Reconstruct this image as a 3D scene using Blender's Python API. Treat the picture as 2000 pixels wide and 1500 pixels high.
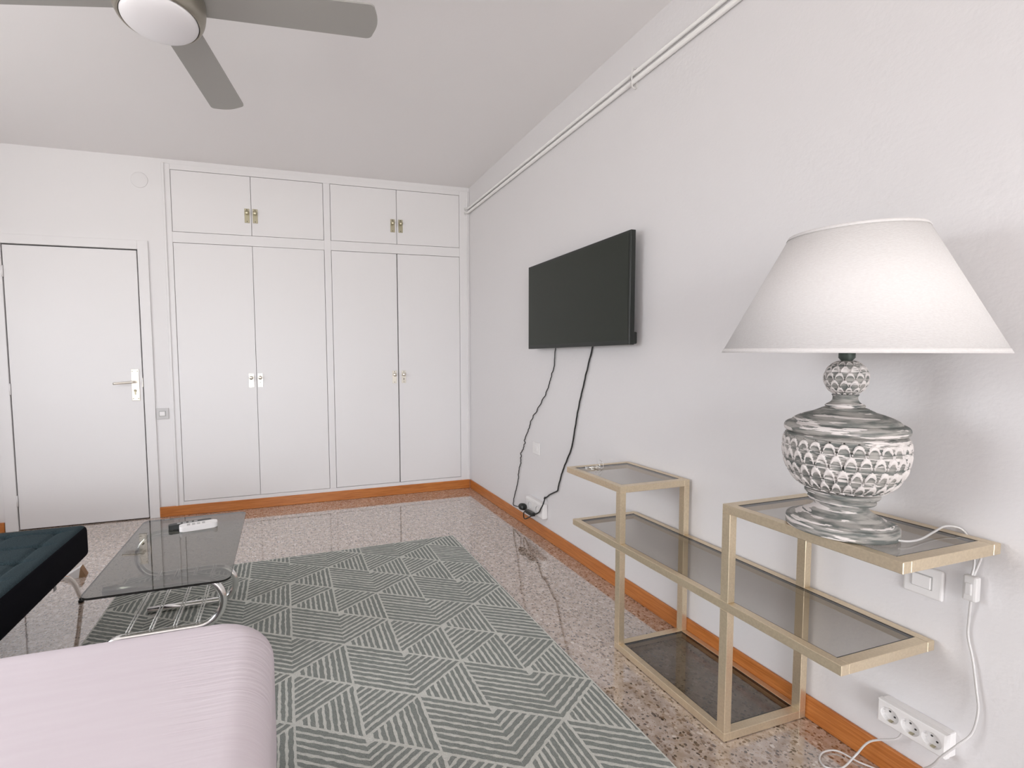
import bpy, bmesh, math, random
from mathutils import Vector, Matrix, noise
PI = math.pi
for o in list(bpy.data.objects): bpy.data.objects.remove(o)
S = bpy.context.scene
C = S.collection

# ------------------------------------------------------------------ camera
cd = bpy.data.cameras.new('camera'); cam = bpy.data.objects.new('camera', cd); C.objects.link(cam)
YAW, PITCH, ROLL = 0.2841, 0.0604, -0.0126
fw = Vector((math.sin(YAW)*math.cos(PITCH), math.cos(YAW)*math.cos(PITCH), -math.sin(PITCH)))
rt = Vector((math.cos(YAW), -math.sin(YAW), 0)); up = rt.cross(fw)
rt2 = rt*math.cos(ROLL)+up*math.sin(ROLL); up2 = up*math.cos(ROLL)-rt*math.sin(ROLL)
m = Matrix((rt2, up2, -fw)).transposed().to_4x4(); m.translation = Vector((0, 0, 1.2156))
cam.matrix_world = m
cd.sensor_width = 36; cd.sensor_fit = 'HORIZONTAL'; cd.lens = 912.7528/2000*36
cd.shift_x = (1000-820.577)/2000; cd.shift_y = (754.219-750)/2000
cd.clip_start = 0.02; cd.clip_end = 60
S.camera = cam

# ------------------------------------------------------------------ sky, daylight, exposure
S.view_settings.view_transform = 'Standard'; S.view_settings.look = 'None'
S.view_settings.gamma = 1; S.view_settings.use_curve_mapping = False
S.view_settings.exposure = 0.15
w = bpy.data.worlds.new('sky'); S.world = w; w.use_nodes = True
wn = w.node_tree.nodes; wl_ = w.node_tree.links
bg = wn['Background']; bg.inputs[1].default_value = 10.3
wtc = wn.new('ShaderNodeTexCoord'); wsx = wn.new('ShaderNodeSeparateXYZ'); wr = wn.new('ShaderNodeValToRGB')
wmr = wn.new('ShaderNodeMapRange'); wmr.inputs[1].default_value = -1; wmr.inputs[2].default_value = 1
wl_.new(wtc.outputs['Generated'], wsx.inputs[0]); wl_.new(wsx.outputs[2], wmr.inputs[0]); wl_.new(wmr.outputs[0], wr.inputs[0])
# pale overcast sky above, sunlit paving and facades below the horizon
we = wr.color_ramp.elements; we[0].position = .46; we[0].color = (.74, .725, .71, 1); we[1].position = .52; we[1].color = (.94, .955, 1.0, 1)
wl_.new(wr.outputs[0], bg.inputs[0])
def area(name, loc, rot, sx, sy, power, color=(1, 1, 1), portal=False):
    l = bpy.data.lights.new(name, 'AREA'); l.shape = 'RECTANGLE'; l.size = sx; l.size_y = sy
    l.energy = power; l.color = color
    if portal: l.cycles.is_portal = True
    o = bpy.data.objects.new(name, l); C.objects.link(o); o.location = loc; o.rotation_euler = rot
    return o
D, R, H = 4.0109, 1.6518, 2.738       # far wall, right wall, ceiling
YB, XL = -4.4, -2.75                  # window wall behind the camera, left wall
area('daylight_portal', (-0.55, YB-0.14, 1.12), (PI/2, 0, 0), 3.6, 2.24, 1, portal=True)

area('daylight_portal.001', (XL-0.14, 1.55, 1.55), (PI/2, 0, -PI/2), 1.6, 1.3, 1, portal=True)  # portal for the added left window

# ------------------------------------------------------------------ materials
def mat(name, base=(.8, .8, .8), rough=.5, metal=0, spec=.5, bump=None, var=None, coat=0):
    """bump=(scale, strength, distance); var=(scale, colour2, lo, hi)"""
    M = bpy.data.materials.new(name); M.use_nodes = True
    n = M.node_tree.nodes; l = M.node_tree.links; b = n['Principled BSDF']
    b.inputs['Base Color'].default_value = (*base, 1); b.inputs['Roughness'].default_value = rough
    b.inputs['Metallic'].default_value = metal; b.inputs['Specular IOR Level'].default_value = spec
    b.inputs['Coat Weight'].default_value = coat
    tc = n.new('ShaderNodeTexCoord')
    if bump:
        t = n.new('ShaderNodeTexNoise'); t.inputs['Scale'].default_value = bump[0]; t.inputs['Detail'].default_value = 4
        l.new(tc.outputs['Object'], t.inputs['Vector'])
        bp = n.new('ShaderNodeBump'); bp.inputs['Strength'].default_value = bump[1]; bp.inputs['Distance'].default_value = bump[2]
        l.new(t.outputs['Fac'], bp.inputs['Height']); l.new(bp.outputs[0], b.inputs['Normal'])
    if var:
        t = n.new('ShaderNodeTexNoise'); t.inputs['Scale'].default_value = var[0]; t.inputs['Detail'].default_value = 5
        l.new(tc.outputs['Object'], t.inputs['Vector'])
        r = n.new('ShaderNodeValToRGB'); r.color_ramp.elements[0].position = var[2]; r.color_ramp.elements[1].position = var[3]
        r.color_ramp.elements[0].color = (*base, 1); r.color_ramp.elements[1].color = (*var[1], 1)
        l.new(t.outputs['Fac'], r.inputs[0]); l.new(r.outputs[0], b.inputs['Base Color'])
    return M
def smoked(name, tint, rough=.02, ior=1.5, add=0.0):
    M = bpy.data.materials.new(name); M.use_nodes = True
    n = M.node_tree.nodes; l = M.node_tree.links; n.clear()
    out = n.new('ShaderNodeOutputMaterial'); mx = n.new('ShaderNodeMixShader')
    t = n.new('ShaderNodeBsdfTransparent'); t.inputs[0].default_value = (*tint, 1)
    g = n.new('ShaderNodeBsdfGlossy'); g.inputs['Roughness'].default_value = rough; g.inputs['Color'].default_value = (1, 1, 1, 1)
    f = n.new('ShaderNodeFresnel'); f.inputs[0].default_value = ior
    ge = n.new('ShaderNodeNewGeometry'); sb = n.new('ShaderNodeMath'); sb.operation = 'SUBTRACT'; sb.inputs[0].default_value = 1; l.new(ge.outputs['Backfacing'], sb.inputs[1])
    ml = n.new('ShaderNodeMath'); ml.operation = 'MULTIPLY'; l.new(f.outputs[0], ml.inputs[0]); l.new(sb.outputs[0], ml.inputs[1])
    l.new(ml.outputs[0], mx.inputs[0]); l.new(t.outputs[0], mx.inputs[1]); l.new(g.outputs[0], mx.inputs[2]); l.new(mx.outputs[0], out.inputs[0])
    return M

wall_white = mat('wall_paint', (.79, .77, .772), .75, spec=.25, bump=(70, .22, .004))
back_white = mat('far_wall_paint', (.81, .79, .79), .65, spec=.3, bump=(40, .06, .003))
ceil_white = mat('ceiling_paint', (.90, .875, .87), .85, spec=.2, bump=(60, .12, .003))
gloss_white = mat('lacquer_white', (.81, .79, .79), .42, spec=.45, bump=(9, .05, .01))
gap_shade = mat('painted_gap_shade', (.05, .04, .035), .8)  # near-black colour standing in for shade behind door gaps and in the wardrobe
pipe_paint = mat('pipe_paint', (.74, .72, .70), .4)
plastic_white = mat('white_plastic', (.86, .84, .83), .35)
plastic_grey = mat('grey_plastic', (.45, .44, .43), .4)
plastic_black = mat('black_plastic', (.012, .014, .012), .4)
hole_dark = mat('socket_hole', (.03, .03, .03), .6)
nickel = mat('satin_nickel', (.78, .74, .66), .3, 1)
brass = mat('aged_brass', (.50, .46, .33), .35, .9)
chrome = mat('chrome', (.93, .94, .93), .2, 1)
rod_metal = mat('rod_metal', (.80, .80, .78), .38, .8)
fan_metal = mat('brushed_fan_metal', (.38, .355, .30), .36, .85)
blade_mat = mat('fan_blade_silver', (.40, .39, .365), .5, .15, bump=(300, .05, .001))
globe_mat = mat('opal_glass', (.88, .86, .87), .35, coat=.3)
gold = mat('champagne_metal', (.77, .65, .475), .34, .75, var=(160, (.70, .585, .42), .35, .65))
dark_glass = smoked('smoked_table_glass', (.50, .50, .47), .008, 1.95)
shelf_glass = smoked('smoked_shelf_glass', (.73, .715, .69), .03, 1.7)
glass_edge = mat('glass_edge', (.02, .02, .018), .2)
clear_glass = smoked('window_glass', (.97, .98, .98), .0, 1.3)
tv_screen = mat('tv_screen', (.022, .027, .020), .3, spec=.32)
tv_body = mat('tv_body', (.012, .015, .012), .35)

def wood_mat():
    M = mat('orange_wood', (.50, .17, .035), .32, spec=.5)
    n = M.node_tree.nodes; l = M.node_tree.links; b = n['Principled BSDF']
    tc = n.new('ShaderNodeTexCoord'); mp = n.new('ShaderNodeMapping'); mp.inputs['Scale'].default_value = (3, 3, 60)
    t = n.new('ShaderNodeTexNoise'); t.inputs['Scale'].default_value = 2.2; t.inputs['Detail'].default_value = 6; t.inputs['Distortion'].default_value = .6
    r = n.new('ShaderNodeValToRGB'); e = r.color_ramp.elements
    e[0].position = .3; e[0].color = (.42, .125, .022, 1); e[1].position = .7; e[1].color = (.60, .22, .055, 1)
    l.new(tc.outputs['Object'], mp.inputs[0]); l.new(mp.outputs[0], t.inputs['Vector']); l.new(t.outputs['Fac'], r.inputs[0]); l.new(r.outputs[0], b.inputs['Base Color'])
    return M
wood = wood_mat()

def terrazzo_mat():
    M = mat('terrazzo', (.5, .4, .34), .10, spec=.5)
    n = M.node_tree.nodes; l = M.node_tree.links; b = n['Principled BSDF']
    tc = n.new('ShaderNodeTexCoord')
    b.inputs['IOR'].default_value = 2.2; b.inputs['Coat Weight'].default_value = .9; b.inputs['Coat IOR'].default_value = 1.9; b.inputs['Coat Roughness'].default_value = .03
    nz = n.new('ShaderNodeTexNoise'); nz.inputs['Scale'].default_value = 60; l.new(tc.outputs['Object'], nz.inputs['Vector'])
    mixv = n.new('ShaderNodeMixRGB'); mixv.blend_type = 'ADD'; mixv.inputs[0].default_value = .012
    l.new(tc.outputs['Object'], mixv.inputs[1]); l.new(nz.outputs['Color'], mixv.inputs[2])
    def chips(scale, lo, hi, seed):
        mp = n.new('ShaderNodeMapping'); mp.inputs['Location'].default_value = (seed, seed*.7, 0); mp.inputs['Scale'].default_value = (1, 1, 0)
        l.new(mixv.outputs[0], mp.inputs[0])
        v = n.new('ShaderNodeTexVoronoi'); v.inputs['Scale'].default_value = scale; v.feature = 'F1'
        l.new(mp.outputs[0], v.inputs['Vector'])
        s = n.new('ShaderNodeSeparateColor'); l.new(v.outputs['Color'], s.inputs[0])
        # chip radius varies per cell
        th = n.new('ShaderNodeMapRange'); th.inputs[3].default_value = lo; th.inputs[4].default_value = hi; l.new(s.outputs[0], th.inputs[0])
        lt = n.new('ShaderNodeMath'); lt.operation = 'LESS_THAN'; l.new(v.outputs['Distance'], lt.inputs[0]); l.new(th.outputs[0], lt.inputs[1])
        return lt, s
    base = n.new('ShaderNodeTexNoise'); base.inputs['Scale'].default_value = 35; base.inputs['Detail'].default_value = 5
    l.new(tc.outputs['Object'], base.inputs['Vector'])
    r = n.new('ShaderNodeValToRGB'); e = r.color_ramp.elements
    e[0].position = .35; e[0].color = (.40, .31, .25, 1); e[1].position = .65; e[1].color = (.60, .50, .435, 1); l.new(base.outputs['Fac'], r.inputs[0])
    cur = r.outputs[0]
    for scale, lo, hi, seed, c1, c2 in ((150, .10, .50, 3.1, (.30, .20, .13), (.52, .41, .33)), (66, -.08, .48, 7.7, (.19, .115, .07), (.36, .26, .19)), (84, -.12, .46, 1.3, (.05, .03, .02), (.17, .11, .075)), (58, -.7, .42, 5.9, (.74, .66, .60), (.62, .50, .42))):
        lt, s = chips(scale, lo, hi, seed)
        cm = n.new('ShaderNodeMixRGB'); cm.inputs[1].default_value = (*c1, 1); cm.inputs[2].default_value = (*c2, 1); l.new(s.outputs[1], cm.inputs[0])
        mx = n.new('ShaderNodeMixRGB'); l.new(lt.outputs[0], mx.inputs[0]); l.new(cur, mx.inputs[1]); l.new(cm.outputs[0], mx.inputs[2]); cur = mx.outputs[0]
    l.new(cur, b.inputs['Base Color'])
    rn = n.new('ShaderNodeTexNoise'); rn.inputs['Scale'].default_value = 6; l.new(tc.outputs['Object'], rn.inputs['Vector'])
    rr = n.new('ShaderNodeMapRange'); rr.inputs[3].default_value = .02; rr.inputs[4].default_value = .075; l.new(rn.outputs['Fac'], rr.inputs[0]); l.new(rr.outputs[0], b.inputs['Roughness'])
    b2 = n.new('ShaderNodeTexNoise'); b2.inputs['Scale'].default_value = 14; l.new(tc.outputs['Object'], b2.inputs['Vector'])
    bp = n.new('ShaderNodeBump'); bp.inputs['Strength'].default_value = .03; bp.inputs['Distance'].default_value = .01; l.new(b2.outputs['Fac'], bp.inputs['Height']); l.new(bp.outputs[0], b.inputs['Normal'])
    return M
terrazzo = terrazzo_mat()

def pile_mat(name, c1, c2):
    return mat(name, c1, .95, spec=.1, bump=(420, .9, .004), var=(260, c2, .3, .7))
rug_light = pile_mat('rug_light_pile', (.80, .80, .75), (.66, .665, .62))
rug_dark = pile_mat('rug_grey_pile', (.235, .255, .238), (.34, .36, .335))

def fabric_streak(name, c1, c2, scale, bumpd, rough=.85):
    M = mat(name, c1, rough, spec=.2)
    n = M.node_tree.nodes; l = M.node_tree.links; b = n['Principled BSDF']
    tc = n.new('ShaderNodeTexCoord'); mp = n.new('ShaderNodeMapping'); mp.inputs['Scale'].default_value = scale
    t = n.new('ShaderNodeTexNoise'); t.inputs['Scale'].default_value = 1; t.inputs['Detail'].default_value = 6; t.inputs['Distortion'].default_value = .3
    r = n.new('ShaderNodeValToRGB'); r.color_ramp.elements[0].position = .35; r.color_ramp.elements[1].position = .65
    r.color_ramp.elements[0].color = (*c1, 1); r.color_ramp.elements[1].color = (*c2, 1)
    l.new(tc.outputs['Object'], mp.inputs[0]); l.new(mp.outputs[0], t.inputs['Vector']); l.new(t.outputs['Fac'], r.inputs[0]); l.new(r.outputs[0], b.inputs['Base Color'])
    bp = n.new('ShaderNodeBump'); bp.inputs['Strength'].default_value = .6; bp.inputs['Distance'].default_value = bumpd
    l.new(t.outputs['Fac'], bp.inputs['Height']); l.new(bp.outputs[0], b.inputs['Normal'])
    return M
sheet = fabric_streak('pale_pink_sheet', (.75, .675, .72), (.77, .70, .742), (6, 50, 14), .0004)
linen = fabric_streak('linen_shade', (.72, .69, .675), (.76, .735, .72), (160, 160, 500), .0006)
futon_fab = mat('dark_teal_fabric', (.014, .026, .032), .9, spec=.25, bump=(500, .5, .002), var=(300, (.04, .066, .076), .4, .75))
futon_side = mat('black_fabric', (.006, .006, .009), .95, spec=.1, bump=(400, .4, .002))
n_ = sheet.node_tree.nodes; l_ = sheet.node_tree.links
tc_ = n_.new('ShaderNodeTexCoord'); mp_ = n_.new('ShaderNodeMapping'); mp_.inputs['Scale'].default_value = (5, 85, 9)
nt_ = n_.new('ShaderNodeTexNoise'); nt_.inputs['Scale'].default_value = 1; nt_.inputs['Detail'].default_value = 3; nt_.inputs['Distortion'].default_value = .4
sx_ = n_.new('ShaderNodeSeparateXYZ'); mr_ = n_.new('ShaderNodeMapRange'); mr_.inputs[1].default_value = -.36; mr_.inputs[2].default_value = -.10
my_ = n_.new('ShaderNodeMapRange'); my_.inputs[1].default_value = .80; my_.inputs[2].default_value = 1.32
mm_ = n_.new('ShaderNodeMath'); mm_.operation = 'MULTIPLY'; m2_ = n_.new('ShaderNodeMath'); m2_.operation = 'MULTIPLY'
l_.new(tc_.outputs['Object'], mp_.inputs[0]); l_.new(mp_.outputs[0], nt_.inputs['Vector']); l_.new(tc_.outputs['Object'], sx_.inputs[0])
l_.new(sx_.outputs[0], mr_.inputs[0]); l_.new(sx_.outputs[1], my_.inputs[0]); l_.new(mr_.outputs[0], mm_.inputs[0]); l_.new(my_.outputs[0], mm_.inputs[1])
l_.new(nt_.outputs['Fac'], m2_.inputs[0]); l_.new(mm_.outputs[0], m2_.inputs[1])
b2_ = n_.new('ShaderNodeBump'); b2_.inputs['Strength'].default_value = .8; b2_.inputs['Distance'].default_value = .0045
pb_ = n_['Principled BSDF']; old_ = pb_.inputs['Normal'].links[0].from_socket
l_.new(m2_.outputs[0], b2_.inputs['Height']); l_.new(old_, b2_.inputs['Normal']); l_.new(b2_.outputs[0], pb_.inputs['Normal'])
bed_base_mat = mat('bed_base_fabric', (.30, .28, .28), .9)

def lamp_mat():
    """distressed grey-green wood with whitewash; the raised rims carry more white paint"""
    M = mat('distressed_lamp_wood', (.4, .4, .38), .7, spec=.3)
    n = M.node_tree.nodes; l = M.node_tree.links; b = n['Principled BSDF']
    tc = n.new('ShaderNodeTexCoord')
    def noise_(sc, scale, det, dist=0):
        mp = n.new('ShaderNodeMapping'); mp.inputs['Scale'].default_value = sc
        t = n.new('ShaderNodeTexNoise'); t.inputs['Scale'].default_value = scale; t.inputs['Detail'].default_value = det; t.inputs['Distortion'].default_value = dist
        l.new(tc.outputs['Object'], mp.inputs[0]); l.new(mp.outputs[0], t.inputs['Vector']); return t.outputs['Fac']
    g = n.new('ShaderNodeValToRGB'); e = g.color_ramp.elements
    e[0].position = .40; e[0].color = (.145, .155, .145, 1); e[1].position = .60; e[1].color = (.38, .36, .335, 1)
    l.new(noise_((1, 1, 6), 20, 8), g.inputs[0])
    w1 = n.new('ShaderNodeValToRGB'); e = w1.color_ramp.elements; e[0].position = .565; e[0].color = (0, 0, 0, 1); e[1].position = .58; e[1].color = (1, 1, 1, 1)
    l.new(noise_((1, 1, 10), 13, 10, .3), w1.inputs[0])
    at = n.new('ShaderNodeAttribute'); at.attribute_name = 'rim'
    ad = n.new('ShaderNodeMath'); ad.operation = 'MULTIPLY_ADD'
    l.new(noise_((1, 1, 1), 90, 4), ad.inputs[0]); ad.inputs[1].default_value = .9; l.new(at.outputs['Fac'], ad.inputs[2])
    w2 = n.new('ShaderNodeValToRGB'); e = w2.color_ramp.elements; e[0].position = .98; e[0].color = (0, 0, 0, 1); e[1].position = 1.14; e[1].color = (1, 1, 1, 1)
    l.new(ad.outputs[0], w2.inputs[0])
    mxm = n.new('ShaderNodeMath'); mxm.operation = 'MAXIMUM'; l.new(w1.outputs[0], mxm.inputs[0]); l.new(w2.outputs[0], mxm.inputs[1])
    mx = n.new('ShaderNodeMixRGB'); l.new(mxm.outputs[0], mx.inputs[0]); l.new(g.outputs[0], mx.inputs[1]); mx.inputs[2].default_value = (.74, .69, .665, 1)
    l.new(mx.outputs[0], b.inputs['Base Color'])
    bp = n.new('ShaderNodeBump'); bp.inputs['Strength'].default_value = .5; bp.inputs['Distance'].default_value = .002
    l.new(mxm.outputs[0], bp.inputs['Height']); l.new(bp.outputs[0], b.inputs['Normal'])
    return M
lamp_wood = lamp_mat()
clear_cord = mat('clear_cord', (.66, .64, .63), .2, .0, spec=.7)

# ------------------------------------------------------------------ helpers
def add_box(bm, x0, x1, y0, y1, z0, z1, bev=0, seg=2, mi=0, rot=None):
    vs = [bm.verts.new(p) for p in ((x0, y0, z0), (x1, y0, z0), (x1, y1, z0), (x0, y1, z0), (x0, y0, z1), (x1, y0, z1), (x1, y1, z1), (x0, y1, z1))]
    fs = [bm.faces.new([vs[i] for i in q]) for q in ((0, 3, 2, 1), (4, 5, 6, 7), (0, 1, 5, 4), (1, 2, 6, 5), (2, 3, 7, 6), (3, 0, 4, 7))]
    for f in fs: f.material_index = mi
    res = vs
    if bev:
        es = list({e for f in fs for e in f.edges})
        r = bmesh.ops.bevel(bm, geom=es, offset=bev, segments=seg, profile=.5, affect='EDGES')
        for f in r['faces']: f.material_index = mi
        res = list({v for f in r['faces'] for v in f.verts} | {v for v in vs if v.is_valid})
    if rot is not None: bmesh.ops.transform(bm, matrix=rot, verts=[v for v in res if v.is_valid])
    return res
def add_tube(bm, pts, r, seg=10, cap=True, closed=False, mi=0):
    pts = [Vector(p) for p in pts]; n = len(pts); rings = []
    t0 = (pts[1]-pts[0]).normalized(); ref = Vector((0, 0, 1)) if abs(t0.z) < .9 else Vector((1, 0, 0))
    u = t0.cross(ref).normalized()
    for i, p in enumerate(pts):
        if closed: t = (pts[(i+1) % n]-pts[i-1]).normalized()
        else: t = (pts[min(i+1, n-1)]-pts[max(i-1, 0)]).normalized()
        u = (u - t*u.dot(t)).normalized(); v = t.cross(u)
        rr = r[i] if isinstance(r, (list, tuple)) else r
        rings.append([bm.verts.new(p+(u*math.cos(2*PI*k/seg)+v*math.sin(2*PI*k/seg))*rr) for k in range(seg)])
    m_ = n if closed else n-1
    for i in range(m_):
        a, b = rings[i], rings[(i+1) % n]
        for k in range(seg):
            f = bm.faces.new((a[k], a[(k+1) % seg], b[(k+1) % seg], b[k])); f.smooth = True; f.material_index = mi
    if cap and not closed:
        f = bm.faces.new(rings[0][::-1]); f.material_index = mi; f = bm.faces.new(rings[-1]); f.material_index = mi
def smooth_path(pts, sub=6):
    P = [Vector(p) for p in pts]; out = []
    for i in range(len(P)-1):
        p0, p1, p2, p3 = P[max(i-1, 0)], P[i], P[i+1], P[min(i+2, len(P)-1)]
        for k in range(sub):
            t = k/sub
            out.append(.5*((2*p1)+(p2-p0)*t+(2*p0-5*p1+4*p2-p3)*t*t+(3*p1-p0-3*p2+p3)*t**3))
    out.append(P[-1]); return out
def add_lathe(bm, prof, c=(0, 0, 0), seg=48, mi=0, disp=None, lay=None, closed=False):
    """prof: list of (r, z); revolve about z through c"""
    rings = []
    for j, (r, z) in enumerate(prof):
        ring = []
        for k in range(seg):
            a = 2*PI*k/seg; d = 0; rim = 0
            if disp: d, rim = disp(a, j/(len(prof)-1), r, z)
            v = bm.verts.new((c[0]+(r+d)*math.cos(a), c[1]+(r+d)*math.sin(a), c[2]+z))
            if lay is not None: v[lay] = rim
            ring.append(v)
        rings.append(ring)
    n = len(rings)
    for j in range(n if closed else n-1):
        a, b = rings[j], rings[(j+1) % n]
        for k in range(seg):
            f = bm.faces.new((a[k], a[(k+1) % seg], b[(k+1) % seg], b[k])); f.smooth = True; f.material_index = mi
    if not closed:
        if prof[0][0] > 1e-5: bm.faces.new(rings[0][::-1]).material_index = mi
        if prof[-1][0] > 1e-5: bm.faces.new(rings[-1]).material_index = mi
    return rings
def add_prism(bm, pts2, z0, z1, bev=0, mi=0, rot=None):
    lo = [bm.verts.new((x, y, z0)) for x, y in pts2]; hi = [bm.verts.new((x, y, z1)) for x, y in pts2]
    fs = [bm.faces.new(lo[::-1]), bm.faces.new(hi)]
    n = len(lo)
    for i in range(n): fs.append(bm.faces.new((lo[i], lo[(i+1) % n], hi[(i+1) % n], hi[i])))
    for f in fs: f.material_index = mi
    vs = lo+hi
    if bev:
        es = [e for e in set(fs[0].edges) | set(fs[1].edges)]
        r = bmesh.ops.bevel(bm, geom=es, offset=bev, segments=2, profile=.5, affect='EDGES')
        vs = list({v for f in r['faces'] for v in f.verts} | {v for v in vs if v.is_valid})
    if rot is not None: bmesh.ops.transform(bm, matrix=rot, verts=[v for v in vs if v.is_valid])
def rrect(x0, x1, y0, y1, r, n=8):
    out = []
    for cx, cy, a0 in ((x1-r, y1-r, 0), (x0+r, y1-r, PI/2), (x0+r, y0+r, PI), (x1-r, y0+r, 1.5*PI)):
        for k in range(n+1):
            a = a0+PI/2*k/n; out.append((cx+r*math.cos(a), cy+r*math.sin(a)))
    return out
def obj(name, bm, mats, parent=None, smooth=None, normals=True):
    if normals: bmesh.ops.recalc_face_normals(bm, faces=bm.faces)
    me = bpy.data.meshes.new(name); bm.to_mesh(me); bm.free()
    for m_ in (mats if isinstance(mats, (list, tuple)) else [mats]): me.materials.append(m_)
    o = bpy.data.objects.new(name, me); C.objects.link(o)
    if parent: o.parent = parent; o.matrix_parent_inverse = Matrix.Translation(-parent_world(parent))
    if smooth: 
        for p in me.polygons: p.use_smooth = True
    return o
def parent_world(p):
    v = Vector(p.location); q = p
    if p.parent: v = p.matrix_parent_inverse @ v if False else v
    return v
def tag(o, label=None, cat=None, group=None, kind=None):
    if label: o['label'] = label
    if cat: o['category'] = cat
    if group: o['group'] = group
    if kind: o['kind'] = kind
    return o
def thing(name, loc, label, cat, group=None):
    o = bpy.data.objects.new(name, None); C.objects.link(o); o.location = loc; o.empty_display_size = .05
    return tag(o, label, cat, group)
def struct(name, bm, m_, label=None, parent=None):
    o = obj(name, bm, m_, parent)
    if not parent: o['kind'] = 'structure'
    if label: o['label'] = label
    return o
B = bmesh.new

# ------------------------------------------------------------------ room shell
bm = B(); add_box(bm, XL-.2, R+.2, YB-.2, D+.7, -.1, 0); struct('floor', bm, terrazzo, 'polished beige and brown terrazzo floor')
bm = B(); add_box(bm, XL-.2, R+.2, YB-.2, D+.7, H, H+.1); struct('ceiling', bm, ceil_white, 'plain white ceiling')
bm = B(); add_box(bm, R, R+.15, YB-.15, D+.7, 0, H); struct('wall_right', bm, wall_white, 'white right-hand wall carrying the screen and pipes')
# far wall, with the door opening and the wardrobe recess
DX0, DX1, DZ = -1.865, -1.029, 2.048
CX0, CZ1 = -0.832, 2.705
bm = B()
add_box(bm, XL-.15, DX0-.008, D, D+.12, 0, H); add_box(bm, DX0-.008, DX1+.008, D, D+.12, DZ+.008, H)
add_box(bm, DX1+.008, CX0, D, D+.12, 0, H); add_box(bm, CX0, R, D, D+.12, CZ1, H)
struct('wall_back', bm, back_white, 'white far wall around the door and wardrobe')
# left wall with an opening for the added window, window wall behind the camera
LW = (.8, 2.3, .95, 2.15)
bm = B()
add_box(bm, XL-.15, XL, YB-.15, LW[0], 0, H); add_box(bm, XL-.15, XL, LW[1], D+.12, 0, H)
add_box(bm, XL-.15, XL, LW[0], LW[1], 0, LW[2]); add_box(bm, XL-.15, XL, LW[0], LW[1], LW[3], H)
struct('wall_left', bm, wall_white)
RW = (-2.3, 1.2, .05, 2.2)
bm = B()
add_box(bm, XL, RW[0], YB-.15, YB, 0, H); add_box(bm, RW[1], R, YB-.15, YB, 0, H)
add_box(bm, RW[0], RW[1], YB-.15, YB, 0, RW[2]); add_box(bm, RW[0], RW[1], YB-.15, YB, RW[3], H)
struct('wall_front', bm, wall_white)
def window(name, axis, u0, u1, z0, z1, w0, w1, cols):
    bm = B(); g = B(); t = .06
    def bx(b, a0, a1, c0, c1, d0, d1, bev=.004):
        if axis == 'x': add_box(b, a0, a1, d0, d1, c0, c1, bev)
        else: add_box(b, d0, d1, a0, a1, c0, c1, bev)
    bx(bm, u0, u1, z0, z0+t, w0, w1); bx(bm, u0, u1, z1-t, z1, w0, w1)
    for k in range(cols+1):
        c = u0+t/2+(u1-u0-t)*k/cols; bx(bm, c-t/2, c+t/2, z0+t, z1-t, w0+.002, w1-.002)
    o = struct(name, bm, plastic_white)
    mid = (w0+w1)/2; bx(g, u0+t*.8, u1-t*.8, z0+t*.8, z1-t*.8, mid-.003, mid+.003, 0)
    struct('window_pane', g, clear_glass, None, o)
window('window_1', 'x', RW[0], RW[1], RW[2], RW[3], YB-.12, YB-.06, 3)

window('window_2_added', 'y', LW[0], LW[1], LW[2], LW[3], XL-.12, XL-.06, 2)  # unseen window, added to bring more light onto the right wall

# baseboards
bm = B(); add_box(bm, R-.012, R, YB, D-.012, 0, .079, .004); struct('baseboard_right', bm, wood, 'orange wooden baseboard along the right wall')
bm = B(); add_box(bm, -.955, R-.012, D-.014, D, 0, .080, .004); struct('baseboard_back', bm, wood, 'orange wooden baseboard under the wardrobe')
bm = B(); add_box(bm, XL, -1.955, D-.014, D, 0, .072, .004); struct('baseboard_back.001', bm, wood, 'short end of orange baseboard left of the door')
bm = B(); add_box(bm, XL, XL+.012, YB, D-.014, 0, .079, .004); struct('baseboard_left', bm, wood)

# door
bm = B()
add_box(bm, DX0-.085, DX0-.006, D-.014, D, 0, DZ+.072, .003); add_box(bm, DX1+.006, DX1+.078, D-.014, D, 0, DZ+.072, .003)
add_box(bm, DX0-.006, DX1+.006, D-.014, D, DZ+.006, DZ+.072, .003)
struct('trim_1', bm, gloss_white, 'white painted architrave around the door')
bm = B(); add_box(bm, DX0-.05, DX1+.05, D+.121, D+.14, 0, DZ+.05); struct('door_shade_backing', bm, gap_shade)  # added dark sheet in place of the shade behind the door gaps
bm = B(); add_box(bm, DX0, DX1-.003, D-.006, D+.03, .008, DZ-.003, .0015, 1)
door = struct('door_1', bm, gloss_white, 'plain white flush door in the far wall')
# lever handle
hx = -1.079; bm = B()
add_box(bm, hx-.027, hx+.027, D-.012, D-.006, .918, 1.158, .002)
plate = obj('handle_plate', bm, nickel, door)
bm = B()
for z in (.935, 1.141):
    for x in (-.017, .017): add_lathe(bm, [(.0001, 0), (.0035, 0), (.0035, .003), (.0001, .003)], seg=10); bmesh.ops.transform(bm, matrix=Matrix.Translation((hx+x, D-.012, z)) @ Matrix.Rotation(PI/2, 4, 'X'), verts=bm.verts[-40:])
obj('screw', bm, brass, plate)
bm = B(); add_lathe(bm, [(.0001, 0), (.009, 0), (.009, .006), (.0001, .006)], seg=20); bmesh.ops.transform(bm, matrix=Matrix.Translation((hx-.002, D-.011, .995)) @ Matrix.Rotation(PI/2, 4, 'X'), verts=bm.verts)
add_box(bm, hx-.006, hx+.002, D-.018, D-.011, .965, .992, .001)
obj('lock_cylinder', bm, brass, plate)
bm = B()
add_tube(bm, smooth_path([(hx+.004, D-.01, 1.062), (hx+.004, D-.045, 1.062), (hx-.012, D-.056, 1.062), (hx-.05, D-.056, 1.058), (hx-.135, D-.054, 1.053)], 5), .0085, 12)
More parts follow.
